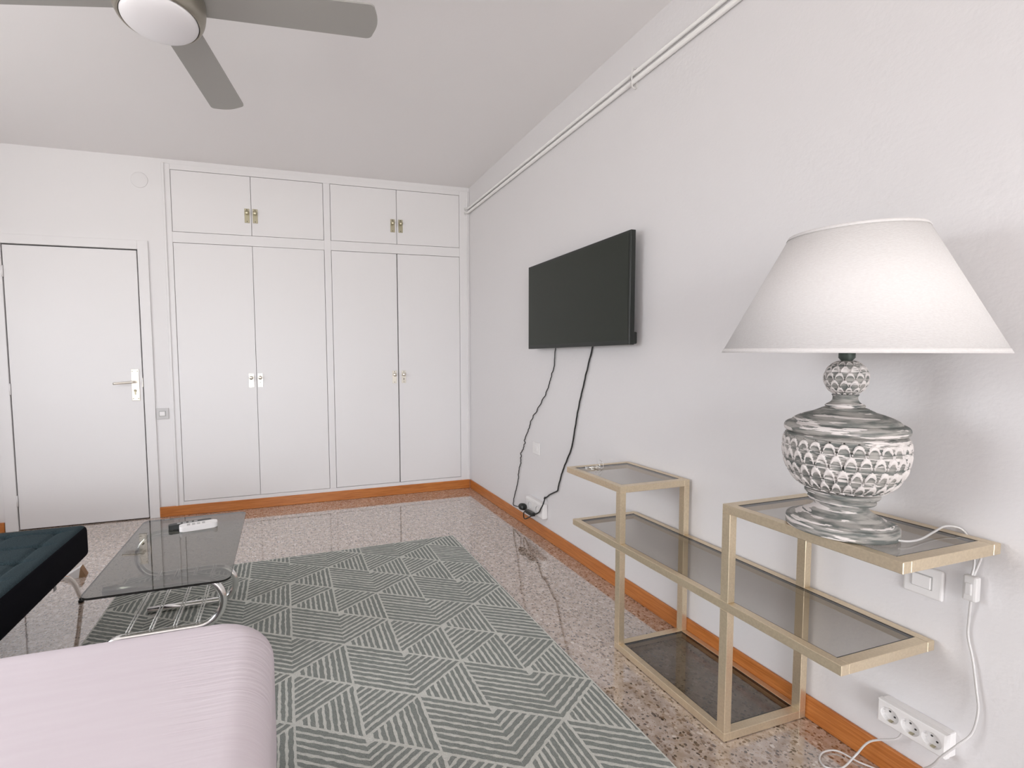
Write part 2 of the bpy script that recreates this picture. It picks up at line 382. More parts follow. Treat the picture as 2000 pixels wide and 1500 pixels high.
obj('lever', bm, nickel, door)
bm = B(); add_box(bm, DX1-.004, DX1+.001, D-.008, D-.002, 1.02, 1.09, .001); obj('latch_plate', bm, nickel, door)
for z in (.22, 1.03, 1.86):
    bm = B(); add_tube(bm, [(DX0-.004, D-.012, z-.04), (DX0-.004, D-.012, z+.04)], .006, 10); obj('hinge', bm, gloss_white, door)

# ------------------------------------------------------------------ built-in wardrobe
FY = D-.006
ward = thing('built_in_wardrobe', (.41, D, 0), 'wide white built-in wardrobe with eight flush doors filling the far wall', 'wardrobe')
cols = [(-.779, -.2105), (-.2075, .352), (.413, .9745), (.9785, 1.5525)]
Z0, Z1, Z2, Z3 = .112, 2.118, 2.203, 2.661
g = .003
bm = B()
add_box(bm, CX0, cols[0][0]-g, FY, D+.03, 0.0, CZ1, .002, 1)
add_box(bm, cols[1][1]+g, cols[2][0]-g, FY, D+.03, Z0-g, Z3+g, .002, 1)
add_box(bm, cols[3][1]+g, R-.001, FY, D+.03, 0.0, CZ1, .002, 1)
for x0, x1 in ((cols[0][0]-g, cols[1][1]+g), (cols[2][0]-g, cols[3][1]+g)):
    add_box(bm, x0, x1, FY, D+.03, Z1+g, Z2-g, .001, 1)
add_box(bm, cols[0][0]-g, cols[3][1]+g, FY, D+.03, Z3+g, CZ1, .001, 1)
add_box(bm, cols[0][0]-g, cols[3][1]+g, FY, D+.03, 0, Z0-g, .001, 1)
# raised moulding on both outer edges and at the top
add_box(bm, CX0-.006, CX0+.012, D-.016, D, 0.08, CZ1+.004, .003, 1); add_box(bm, R-.03, R-.018, D-.014, D, .08, CZ1, .003, 1)
obj('wardrobe_frame', bm, gloss_white, ward)
bm = B(); add_box(bm, CX0+.01, R-.01, D+.031, D+.6, 0.01, CZ1-.01); 
obj('carcass', bm, gap_shade, ward)  # solid block, its dark colour replaces the shade inside the wardrobe
def cab_door(x0, x1, z0, z1, hxx, hz, m_, key, dy=0):
    bm = B(); add_box(bm, x0, x1, FY+.001-dy, D+.024-dy, z0, z1, .0015, 1)
    d = obj('door', bm, gloss_white, ward)
    y = FY+.001-dy
    bm = B(); add_box(bm, hxx-.019, hxx+.019, y-.004, y, hz-.056, hz+.054, .0012, 1)
    for zz in (hz-.046, hz+.046):
        add_tube(bm, [(hxx, y-.004, zz), (hxx, y-.0055, zz)], .0035, 8, mi=1)
    if key:
        add_tube(bm, [(hxx, y-.004, hz-.016), (hxx, y-.0048, hz-.016)], .0042, 10, mi=1); add_box(bm, hxx-.0022, hxx+.0022, y-.0048, y-.004, hz-.032, hz-.016, mi=1)
    p = obj('handle_plate', bm, [m_, hole_dark], d)
    bm = B()
    add_lathe(bm, [(.006, 0), (.0055, .008), (.013, .013), (.0165, .018), (.0165, .022), (.012, .026), (.0001, .027)], seg=20)
    bmesh.ops.transform(bm, matrix=Matrix.Translation((hxx, y-.003, hz+.020)) @ Matrix.Rotation(PI/2, 4, 'X'), verts=bm.verts)
    obj('knob', bm, m_, d)
for i, (x0, x1) in enumerate(cols):
    hx_u = (-.241, -.180, .940, 1.010)[i]; hx_l = (-.250, -.181, .936, 1.020)[i]
    cab_door(x0, x1, Z2, Z3, hx_u, 2.357, brass, False)
    cab_door(x0, x1+(-.004 if i == 2 else 0), Z0, Z1, hx_l, 1.052, nickel, i % 2 == 1, .004 if i == 1 else 0)

# round blanking cover on the wall between door and wardrobe
bm = B(); add_lathe(bm, [(.0001, 0), (.056, 0), (.0575, .0006), (.055, .0018), (.0001, .0014)], seg=40)
bmesh.ops.transform(bm, matrix=Matrix.Translation((-.99, D, 2.567)) @ Matrix.Rotation(PI/2, 4, 'X'), verts=bm.verts)
tag(obj('junction_cover', bm, back_white), 'round white blanking cover high on the wall above the door corner', 'wall cover')

# light switch by the door
sw = thing('light_switch', (-.905, D, .811), 'square white switch in a grey frame between door and wardrobe', 'light switch')
bm = B(); add_box(bm, -.948, -.862, D-.009, D, .768, .854, .003); obj('switch_plate', bm, mat('switch_plate_grey', (.60, .585, .58), .4), sw)
bm = B(); add_box(bm, -.929, -.881, D-.012, D-.008, .790, .832, .002); obj('bezel', bm, plastic_grey, sw)
bm = B(); add_box(bm, -.924, -.886, D-.016, D-.010, .795, .827, .002); obj('rocker', bm, plastic_white, sw)

# ------------------------------------------------------------------ heating pipes along the right wall
pp = thing('wall_pipes', (R, 1.6, 2.52), 'pair of thin white painted pipes running high along the right wall', 'pipes')
bm = B(); add_tube(bm, [(R-.013, YB, 2.545), (R-.013, D-.02, 2.552), (R-.05, D-.012, 2.545)], .0095, 12); obj('pipe', bm, pipe_paint, pp)
bm = B(); add_tube(bm, [(R-.014, YB, 2.503), (R-.014, D-.02, 2.517), (R-.05, D-.012, 2.510)], .0115, 12); obj('pipe', bm, pipe_paint, pp)
for y in (1.92, 0.1):
    bm = B()
    add_box(bm, R-.004, R, y-.008, y+.008, 2.480, 2.570, .001)
    add_tube(bm, smooth_path([(R-.004, y, 2.572), (R-.020, y, 2.572), (R-.026, y, 2.556), (R-.027, y, 2.510), (R-.022, y, 2.486), (R-.004, y, 2.482)], 4), .003, 8)
    obj('pipe_clamp', bm, pipe_paint, pp)

# ------------------------------------------------------------------ television
TX, TY0, TY1, TZ0, TZ1 = 1.5768, 1.8533, 2.8055, 1.2654, 1.8034
tv = thing('television', (R, (TY0+TY1)/2, TZ0), 'black flat screen television mounted on the right wall', 'television')
bm = B(); add_box(bm, TX, TX+.028, TY0, TY1, TZ0, TZ1, .003)
add_box(bm, TX+.026, TX+.052, TY0+.008, TY1-.10, TZ0+.004, TZ0+.062, .006); add_box(bm, TX+.026, TX+.046, TY0+.10, TY1-.10, TZ0+.06, TZ0+.36, .006)
obj('housing', bm, tv_body, tv)
bm = B(); add_box(bm, TX-.0008, TX+.001, TY0+.013, TY1-.013, TZ0+.022, TZ1-.013); obj('screen', bm, tv_screen, tv)
bm = B(); add_box(bm, TX+.05, R-.0006, 2.2, 2.46, 1.42, 1.66, .003); obj('wall_bracket', bm, plastic_black, tv)

def wavy(pts, amp, x, seed):
    P = smooth_path([(x, y, z) for y, z in pts], 8); out = []
    for i, p in enumerate(P):
        out.append(p+Vector((noise.noise(Vector((i*.3, seed, 0)))*.002, noise.noise(Vector((i*.45, seed, 5)))*amp, 0)))
    return out
# leading plug of each TV cable sits in the double socket
c1 = [(2.586, 1.285), (2.602, 1.156), (2.645, 1.063), (2.692, .981), (2.789, .87), (2.882, .775), (2.922, .699), (2.969, .637), (2.982, .578), (3.028, .513), (3.034, .446), (3.061, .383), (3.074, .305), (3.119, .192), (3.150, .105), (3.12, .095), (3.03, .115)]
t = thing('tv_cable', (R, 3.0, .13), 'thin wavy black cable hanging from the far side of the television', 'cable', 'cables hanging below the television')
bm = B(); P = wavy(c1, .014, R-.008, 1.0); P += smooth_path([P[-1], Vector((R-.04, 2.975, .135)), Vector((R-.056, 2.955, .150))], 4)[1:]
add_tube(bm, P, .0032, 7); obj('cord', bm, plastic_black, t)
bm = B(); add_lathe(bm, [(.004, 0), (.006, .004), (.008, .018), (.019, .026), (.021, .034), (.021, .062), (.017, .066), (.0001, .066)], seg=20)
bmesh.ops.transform(bm, matrix=Matrix.Translation((R-.064, 2.955, .150)) @ Vector((.0, -1, .22)).to_track_quat('Z', 'Y').to_matrix().to_4x4() @ Matrix.Scale(1.15, 4), verts=bm.verts); obj('plug', bm, plastic_black, t)
c2 = [(2.21, 1.285), (2.265, 1.135), (2.304, 1.026), (2.344, .907), (2.375, .786), (2.407, .667), (2.463, .568), (2.51, .481), (2.546, .387), (2.558, .363), (2.634, .32), (2.707, .27), (2.700, .282)]
t = thing('tv_cable', (R, 2.9, .06), 'black cable hanging from the near side of the television and looping at the socket', 'cable', 'cables hanging below the television')
bm = B(); P = wavy(c2, .004, R-.009, 2.0)
P += smooth_path([P[-1], Vector((R-.046, 2.662, .250)), Vector((R-.050, 2.685, .212)), Vector((R-.050, 2.71, .180)), Vector((R-.048, 2.79, .135)), Vector((R-.044, 2.895, .075)), Vector((R-.042, 2.925, .076)), Vector((R-.05, 2.91, .115)), Vector((R-.062, 2.86, .145)), Vector((R-.070, 2.835, .152))], 5)[1:]
add_tube(bm, P, .0042, 8); obj('cord', bm, plastic_black, t)
bm = B(); add_box(bm, R-.084, R-.054, 2.745, 2.835, .142, .165, .004); add_tube(bm, [(R-.070, 2.83, .153), (R-.069, 2.855, .150)], .0065, 8); obj('plug', bm, plastic_black, t)

# double surface socket near the floor
so = thing('wall_socket', (R, 2.78, .12), 'white surface-mounted double socket low on the wall with black plugs in it', 'wall socket')
bm = B(); add_box(bm, R-.040, R, 2.680, 2.905, .138, .240, .008); obj('socket_box', bm, plastic_white, so)
for y in (2.74, 2.842):
    bm = B(); add_lathe(bm, [(.0235, 0), (.0215, .0), (.0205, -.010), (.0001, -.010)], seg=28)
    add_lathe(bm, [(.0235, 0), (.026, 0), (.026, .0025), (.0235, .0025)], seg=28, closed=True)
    bmesh.ops.transform(bm, matrix=Matrix.Translation((R-.0405, y, .187)) @ Matrix.Rotation(-PI/2, 4, 'Y'), verts=bm.verts); obj('socket_face', bm, plastic_white, so)
bm = B(); add_box(bm, R-.043, R-.038, 2.69, 2.90, .220, .224, .001); obj('cover_ridge', bm, plastic_white, so)

# small wall plate under the television
so = thing('wall_plate', (R, 2.82, .585), 'small white socket plate on the wall between the two television cables', 'wall plate')
bm = B(); add_box(bm, R-.010, R, 2.776, 2.862, .545, .629, .004); obj('plate', bm, plastic_white, so)
bm = B(); add_box(bm, R-.013, R-.009, 2.797, 2.841, .566, .608, .002); obj('insert', bm, plastic_white, so)
bm = B(); add_box(bm, R-.0145, R-.0125, 2.806, 2.832, .576, .598, .0008); obj('rocker', bm, plastic_white, so)

# ------------------------------------------------------------------ stepped shelf unit
T = .027; X0, X1 = 1.2893, 1.6383
sh = thing('shelf_unit', (1.46, 1.33, 0), 'champagne metal stepped shelf unit with smoked glass shelves against the right wall', 'shelf unit')
def tier(y0, y1, zt, bot=False):
    bm = B(); z0 = zt-T
    add_box(bm, X0, X0+T, y0, y1, z0, zt, .0012, 1); add_box(bm, X1-T, X1, y0, y1, z0, zt, .0012, 1)
    add_box(bm, X0+T, X1-T, y0, y0+T, z0, zt, .0012, 1); add_box(bm, X0+T, X1-T, y1-T, y1, z0, zt, .0012, 1)
    f = obj('shelf_frame', bm, gold, sh)
    bm = B(); a = .0015
    add_box(bm, X0+T-a, X1-T+a, y0+T-a, y1-T+a, zt-.0075, zt-.0015)
    gl = obj('glass_shelf', bm, shelf_glass, sh)
    bm = B(); e = .0022
    xx0, xx1, yy0, yy1 = X0+T, X1-T, y0+T, y1-T
    add_box(bm, xx0, xx0+e, yy0, yy1, zt-.009, zt-.0008); add_box(bm, xx1-e, xx1, yy0, yy1, zt-.009, zt-.0008)
    add_box(bm, xx0, xx1, yy0, yy0+e, zt-.009, zt-.0008); add_box(bm, xx0, xx1, yy1-e, yy1, zt-.009, zt-.0008)
    obj('gasket', bm, glass_edge, f)
ZA, ZM, ZB = .6868, .4495, .7549
tier(1.5536, 1.9267, ZA); tier(.768, 1.8763, ZM); tier(.6609, 1.1007, ZB); tier(1.0737, 1.5806, T+.002)
for x in (X0, X1-T):
    for y, zt in ((1.5536, ZA), (1.0737, ZB)):
        bm = B(); add_box(bm, x, x+T, y, y+T, T+.002, ZM-T, .0012, 1); add_box(bm, x, x+T, y, y+T, ZM, zt-T, .0012, 1)
        obj('post', bm, gold, sh)

# keys on the far shelf
k = thing('key_ring', (1.40, 1.86, ZA), 'small bunch of silver keys with wire rings on the far upper glass shelf', 'keys')
for cx, cy, rr, tilt, az in ((1.425, 1.852, .019, 1.15, .5), (1.405, 1.842, .016, .45, 1.2)):
    bm = B(); pts = [Vector((rr*math.cos(a), rr*math.sin(a), 0)) for a in [2*PI*i/28 for i in range(28)]]
    mt = Matrix.Translation((cx, cy, ZA+rr*math.sin(tilt)+.001)) @ Matrix.Rotation(az, 4, 'Z') @ Matrix.Rotation(tilt, 4, 'X')
    add_tube(bm, [mt @ p for p in pts], .0011, 8, closed=True); obj('ring', bm, chrome, k)
for i, (x, y, az) in enumerate(((1.393, 1.868, 2.75), (1.400, 1.853, 3.2))):
    bm = B(); head = [(math.cos(a)*.011, math.sin(a)*.010) for a in [2*PI*j/18 for j in range(18)]]
    rot = Matrix.Translation((x, y, ZA+.002+i*.003)) @ Matrix.Rotation(az, 4, 'Z')
    add_prism(bm, head, -.0012, .0012, rot=rot)
    add_prism(bm, [(.009, -.003), (.036, -.003), (.036, .001), (.033, .003), (.03, .0015), (.027, .0035), (.023, .002), (.019, .0035), (.009, .003)], -.001, .001, rot=rot)
    obj('key', bm, nickel if i else chrome, k)

# ------------------------------------------------------------------ table lamp
LX, LY, LZ = 1.384, .8425, ZB+.0005
lamp = thing('table_lamp', (LX, LY, LZ), 'large distressed grey carved urn lamp with a wide cream shade on the near shelf', 'lamp')
def curve_prof(pts, sub=4): 
    return [(max(p.x, .0001), p.z) for p in smooth_path([(r, 0, z) for r, z in pts], sub)]
ls = .92   # px heights to metres
def lamp_part(name, prof, seg=96, disp=None):
    bm = B(); lay = bm.verts.layers.float.new('rim')
    add_lathe(bm, prof, (LX, LY, LZ), seg, 0, disp, lay)
    return obj(name, bm, lamp_wood, lamp)
def crisp(pts, sub=3):
    # rounded runs split at None, so that the turned steps keep sharp edges
    out = []; run = []
    for p in pts+[None]:
        if p is None:
            if len(run) > 1: out += curve_prof(run, sub)
            else: out += run
            run = []
        else: run.append(p)
    res = [out[0]]
    for p in out[1:]:
        if abs(p[0]-res[-1][0])+abs(p[1]-res[-1][1]) > 1e-5: res.append(p)
    return res
lamp_part('base', crisp([(.0001, 0), None, (.1075, 0), (.1112, .002), (.1125, .006), None, (.1118, .0235), (.1105, .0270), (.1070, .0285), None, (.1040, .0285), (.1030, .0300), None, (.0985, .0330), (.0900, .0370), (.0800, .0405), None, (.0790, .0425), None, (.0690, .0480), (.0590, .0560), (.0530, .0640), (.0510, .0700), (.0520, .0745)]))
lamp_part('collar', crisp([(.0480, .0735), None, (.0580, .0740), (.0650, .0765), (.0675, .0800), (.0670, .0835), None, (.0615, .0860), (.0605, .0885), None, (.0670, .0895), (.0725, .0925), (.0745, .0975), (.0735, .1025), (.0690, .1055), None, (.0640, .1065), (.0620, .1100)]))
def scales(nu, rows, amp):
    def f(a, v, r, z):
        u = a/(2*PI)*nu
        best = None
        for i in range(rows+2):
            bot = (i-1)/rows; hgt = 1.75/rows
            uu = u+(.5 if i % 2 else 0); du = (uu-math.floor(uu)-.5)*2   # -1..1
            b = (v-bot)/hgt
            top = math.sqrt(max(0, 1-abs(du)**2.4))
            if 0 <= b <= top*1.0+.0001 and top > .05:
                q = b/top if top > 0 else 1
                edge = max(0, (max(q, abs(du)**1.5)-.72)/.28)
                inner = min(1, max(0, q-.15)/.85)
                d = amp*(.30+.55*inner**1.5) + amp*.45*math.sin(min(edge, 1)*PI*.8)
                return d, .25+.75*min(1, edge*1.6)
        return -amp*.5, .1
    return f
# carved bowl
bowl = curve_prof([(.062, .106), (.078, .113), (.094, .130), (.107, .155), (.1140, .180), (.1165, .205), (.1160, .228), (.114, .244)], 12)
lamp_part('bowl', bowl, 420, scales(28, 5, .0078))
lamp_part('bowl_rim', crisp([(.108, .2400), None, (.1150, .2420), (.1195, .2450), (.1195, .2490), (.1150, .2520), None, (.1100, .2540), (.1090, .2560)]))
lamp_part('lid', crisp([(.108, .2540), None, (.1165, .2550), (.1205, .2590), (.1222, .2660), (.1205, .2735), (.1150, .2790), (.1090, .2815), None, (.1080, .2815), (.1065, .2840), None, (.1020, .2890), (.0920, .2955), (.0780, .3020), (.0620, .3080), (.0500, .3145), None, (.0480, .3145), (.0470, .3165), None, (.0420, .3190), (.0360, .3205)]))
lamp_part('neck', crisp([(.034, .3200), None, (.0385, .3215), (.0395, .3245), (.0375, .3275), None, (.0330, .3300), (.0275, .3350), (.0250, .3410), (.0245, .3470), (.027, .3530)]))
ball = [(max(.0001, .0395*math.sin(t_)), .395-.0465*math.cos(t_)) for t_ in [PI*(.10+.80*i/60) for i in range(61)]]
lamp_part('carved_ball', ball, 240, scales(13, 6, .0046))
bm = B(); add_lathe(bm, [(.0001, .432), (.014, .433), (.0115, .437), (.0115, .440), (.0165, .447), (.0165, .462), (.013, .468), (.0001, .470)], (LX, LY, LZ), 24)
obj('neck_fitting', bm, mat('dark_green_metal', (.075, .095, .085), .45, .4), lamp)
bm = B(); add_lathe(bm, [(.0001, .470), (.017, .470), (.017, .52), (.0001, .52)], (LX, LY, LZ), 24)
add_lathe(bm, [(.0001, .66), (.018, .655), (.030, .625), (.030, .60), (.018, .565), (.013, .52), (.0001, .52)], (LX, LY, LZ), 24); obj('bulb', bm, globe_mat, lamp)
# shade: truncated cone, hung slightly out of level
tiltm = Matrix.Translation((LX-.003, LY+.001, 1.2156)) @ Matrix.Rotation(math.radians(1.1), 4, Vector((.854, .52, 0))) 
RB, RT, ZH = .2665, .129, .300
bm = B(); t_ = .0022
add_lathe(bm, [(RB, 0), (RT, ZH), (RT-t_, ZH), (RB-t_, 0)], seg=128, closed=True)
bmesh.ops.transform(bm, matrix=tiltm, verts=bm.verts)
shade = obj('lamp_shade', bm, linen, lamp)
for f in shade.data.polygons: f.use_smooth = True
sl = (RB-RT)/ZH
bm = B(); add_lathe(bm, [(RB+.0012, -.001), (RB+.0012-sl*.011, .010), (RB-.0002-sl*.011, .0102), (RB-.0036, -.001)], seg=128, closed=True); bmesh.ops.transform(bm, matrix=tiltm, verts=bm.verts); obj('bottom_binding', bm, linen, shade)
bm = B(); add_lathe(bm, [(RT+.0012, ZH+.001), (RT+.0012+sl*.008, ZH-.007), (RT-.0004+sl*.008, ZH-.0072), (RT-.0036, ZH+.001)], seg=128, closed=True); bmesh.ops.transform(bm, matrix=tiltm, verts=bm.verts); obj('top_binding', bm, linen, shade)
bm = B(); az = math.atan2(-.88, .47)
for da in (0,):
    q = []
    for r_, z_ in ((RB+.0008, .0), (RT+.0008, ZH)):
        for s_ in (-.010, .010): q.append(Vector((r_*math.cos(az+s_), r_*math.sin(az+s_), z_)))
    vs = [bm.verts.new(p) for p in (q[0], q[1], q[3], q[2])]; bm.faces.new(vs)
    r_ = bmesh.ops.extrude_face_region(bm, geom=bm.faces[:]); nrm = Vector((math.cos(az), math.sin(az), 0))
    bmesh.ops.translate(bm, vec=nrm*.0006, verts=[v for v in r_['geom'] if isinstance(v, bmesh.types.BMVert)])
bmesh.ops.transform(bm, matrix=tiltm, verts=bm.verts); obj('seam', bm, linen, shade)
bm = B()
for i in range(3):
    a = 2*PI*i/3+.4; add_tube(bm, [(0, 0, ZH-.04), (.03*math.cos(a), .03*math.sin(a), ZH-.035), ((RT-.002)*math.cos(a), (RT-.002)*math.sin(a), ZH-.002)], .0018, 6)
add_tube(bm, [(0, 0, ZH-.04), (0, 0, 0), ], .004, 6)
bmesh.ops.transform(bm, matrix=tiltm, verts=bm.verts); obj('shade_carrier', bm, brass, shade)
# lamp flex: over the shelf edge, through an inline switch, down to the strip
fl = [(LX+.02, LY-.108, LZ+.008), (LX+.045, LY-.118, LZ+.006), (1.483, .729, LZ+.004), (1.56, .742, LZ+.009), (1.615, .748, LZ+.014), (1.6445, .733, LZ+.008), (1.6455, .715, .735), (R-.010, .705, .69), (R-.018, .705, .655)]
bm = B(); add_tube(bm, smooth_path(fl, 6), .0026, 8); obj('cord', bm, clear_cord, lamp)
bm = B(); add_tube(bm, smooth_path([(R-.012, .690, .728), (R-.010, .697, .69), (R-.016, .703, .655)], 6), .0026, 8); obj('cord', bm, clear_cord, lamp)
bm = B(); add_box(bm, R-.032, R-.010, .690, .716, .593, .657, .005); add_box(bm, R-.036, R-.03, .697, .709, .610, .640, .002); obj('inline_switch', bm, mat('clear_switch', (.72, .70, .69), .25), lamp)
wl = [(R-.02, .703, .594), (R-.012, .708, .54), (R-.01, .7085, .495), (R-.012, .697, .442), (R-.016, .686, .374), (R-.02, .679, .323), (R-.03, .683, .264), (R-.05, .699, .224), (R-.058, .721, .179), (R-.05, .742, .134), (R-.04, .769, .094), (R-.035, .80, .05), (R-.06, .83, .012), (1.62, .865, .006), (1.60, .90, .006), (1.585, .945, .006), (1.54, .955, .006), (1.50, .94, .006), (1.49, .915, .006), (1.53, .900, .006), (1.585, .90, .03), (1.60, .875, .09), (1.615, .825, .135), (R-.030, .815, .162)]
bm = B(); add_tube(bm, smooth_path(wl, 7), .0026, 8); obj('cord', bm, clear_cord, lamp)

# near wall switch, half hidden by the shelf
sw = thing('wall_switch', (R, .8, .597), 'white rocker switch on the right wall below the near upper shelf', 'light switch')
bm = B(); add_box(bm, R-.010, R, .760, .842, .556, .638, .005, 3); obj('switch_plate', bm, plastic_white, sw)
bm = B(); add_box(bm, R-.0115, R-.009, .780, .823, .578, .616, .001); obj('bezel', bm, plastic_grey, sw)
bm = B(); add_box(bm, R-.016, R-.010, .782, .821, .580, .614, .002); obj('rocker', bm, plastic_white, sw)

# three-way power strip on the wall
ps = thing('power_strip', (R, .79, .16), 'white three-way socket block fixed to the wall near the floor under the shelf unit', 'power strip')
def strip_body():
    bm = B(); y0, y1, z0, z1, xf, xb = .722, .866, .163, .228, R-.045, R-.026; rr = .0205; cz = (z0+z1)/2; ch = .003
    add_box(bm, xb, R, y0, y1, z0, z1, .003, 2)
    # front shell: chamfered edge, front plate with three round wells
    iy0, iy1, iz0, iz1 = y0+ch, y1-ch, z0+ch, z1-ch
    o_ = [bm.verts.new((xb, y, z)) for y, z in ((y0, z0), (y1, z0), (y1, z1), (y0, z1))]
    m_ = [bm.verts.new((xf+ch, y, z)) for y, z in ((y0, z0), (y1, z0), (y1, z1), (y0, z1))]
    i_ = [bm.verts.new((xf, y, z)) for y, z in ((iy0, iz0), (iy1, iz0), (iy1, iz1), (iy0, iz1))]
    for a_, b_ in ((o_, m_), (m_, i_)):
        for k_ in range(4): bm.faces.new((a_[k_], a_[(k_+1) % 4], b_[(k_+1) % 4], b_[k_]))
    cs = (.749, .793, .838); cuts = [iy0, .771, .8155, iy1]
    for ci, cy in enumerate(cs):
        ya, yb = cuts[ci], cuts[ci+1]; n = 40; outer = []; inner = []; low = []
        angs = sorted(set([2*PI*k_/n for k_ in range(n)]+[math.atan2(zz-cz, yy-cy) % (2*PI) for yy in (ya, yb) for zz in (iz0, iz1)]))
        for a_ in angs:
            c_, s_ = math.cos(a_), math.sin(a_)
            t_ = min(((yb-cy)/c_ if c_ > 1e-9 else (ya-cy)/c_ if c_ < -1e-9 else 9), ((iz1-cz)/s_ if s_ > 1e-9 else (iz0-cz)/s_ if s_ < -1e-9 else 9))
            outer.append(bm.verts.new((xf, cy+c_*t_, cz+s_*t_))); inner.append(bm.verts.new((xf, cy+rr*c_, cz+rr*s_))); low.append(bm.verts.new((xf+.013, cy+(rr-.0015)*c_, cz+(rr-.0015)*s_)))
        N = len(angs)
        for k_ in range(N):
            q = (k_+1) % N
            bm.faces.new((outer[k_], outer[q], inner[q], inner[k_])); bm.faces.new((inner[k_], inner[q], low[q], low[k_]))
        bm.faces.new(low)
    obj('body', bm, plastic_white, ps)
    for cy in cs:
        bm = B()
        for s_ in (-.0068, .0068): add_tube(bm, [(xf+.0126, cy+s_*.8, cz+s_*.7), (xf+.0131, cy+s_*.8, cz+s_*.7)], .0026, 12, mi=0)
        for s_ in (-1, 1): add_box(bm, xf+.003, xf+.013, cy-.004, cy+.004, cz+s_*.0188-.0012, cz+s_*.0188+.0012, mi=1)
        for s_ in (-1, 1): add_box(bm, xf+.006, xf+.013, cy+s_*.0175-.0025, cy+s_*.0175+.0025, cz-.004, cz+.004, mi=2)
        obj('socket', bm, [hole_dark, brass, plastic_white], ps)
strip_body()

# ------------------------------------------------------------------ ceiling fan with light
FX, FYc, FZ = -.365, 1.825, 2.43
fan = thing('ceiling_fan', (FX, FYc, H), 'brushed silver four-blade ceiling fan with a round opal light', 'ceiling fan')
bm = B(); add_lathe(bm, [(.0001, H), (.075, H), (.072, H-.03), (.04, H-.055), (.0001, H-.055)], (FX, FYc, 0), 48); obj('canopy', bm, fan_metal, fan)
bm = B(); add_tube(bm, [(FX, FYc, H-.05), (FX, FYc, FZ+.06)], .013, 16); obj('downrod', bm, fan_metal, fan)
bm = B(); add_lathe(bm, curve_prof([(.0001, FZ+.085), (.05, FZ+.085), (.10, FZ+.070), (.132, FZ+.045), (.1425, FZ+.018), (.1425, FZ+.012)], 3)+[(.1375, FZ+.010), (.1375, FZ+.006)]+curve_prof([(.1435, FZ+.005), (.1445, FZ-.018), (.140, FZ-.045), (.131, FZ-.063), (.125, FZ-.068), (.121, FZ-.066), (.119, FZ-.055), (.0001, FZ-.05)], 3), (FX, FYc, 0), 72)
obj('motor_housing', bm, fan_metal, fan)
bm = B(); add_lathe(bm, [(.1195*math.cos(a), FZ-.064-.037*math.sin(a)) for a in [PI/2*i/16 for i in range(16)]]+[(.0001, FZ-.101)], (FX, FYc, 0), 64); gl = obj('light_globe', bm, globe_mat, fan)
for ang, L in ((-5.5, .735), (78, .715), (168, .72), (258, .72)):
    a = math.radians(ang)
    rot = Matrix.Translation((FX, FYc, FZ+.012)) @ Matrix.Rotation(a, 4, 'Z') @ Matrix.Rotation(math.radians(-5), 4, 'X')
    pts = []
    w0, w1 = .066, .077
    pts += [(.11, -w0), (L-.035, -w1)]
    for i in range(1, 8):
        q = -PI/2+PI/2*i/8; pts.append((L-.035+.022*math.cos(q), -w1+.022+.022*math.sin(q)))
    for i in range(0, 9):
        s_ = -1+2*i/8; pts.append((L-.013+.013*(1-s_*s_), s_*(w1-.024)))
    for i in range(1, 8):
        q = PI/2*i/8; pts.append((L-.035+.022*math.cos(q), w1-.022+.022*math.sin(q)))
    pts += [(L-.035, w1), (.11, w0)]
    bm = B(); add_prism(bm, pts, -.003, .003, .001, rot=rot); bl = obj('blade', bm, blade_mat, fan)
    bm = B(); add_prism(bm, [(.10, -.03), (.17, -.045), (.19, 0), (.17, .045), (.10, .03)], .0031, .007, rot=rot); obj('blade_bracket', bm, fan_metal, bl)

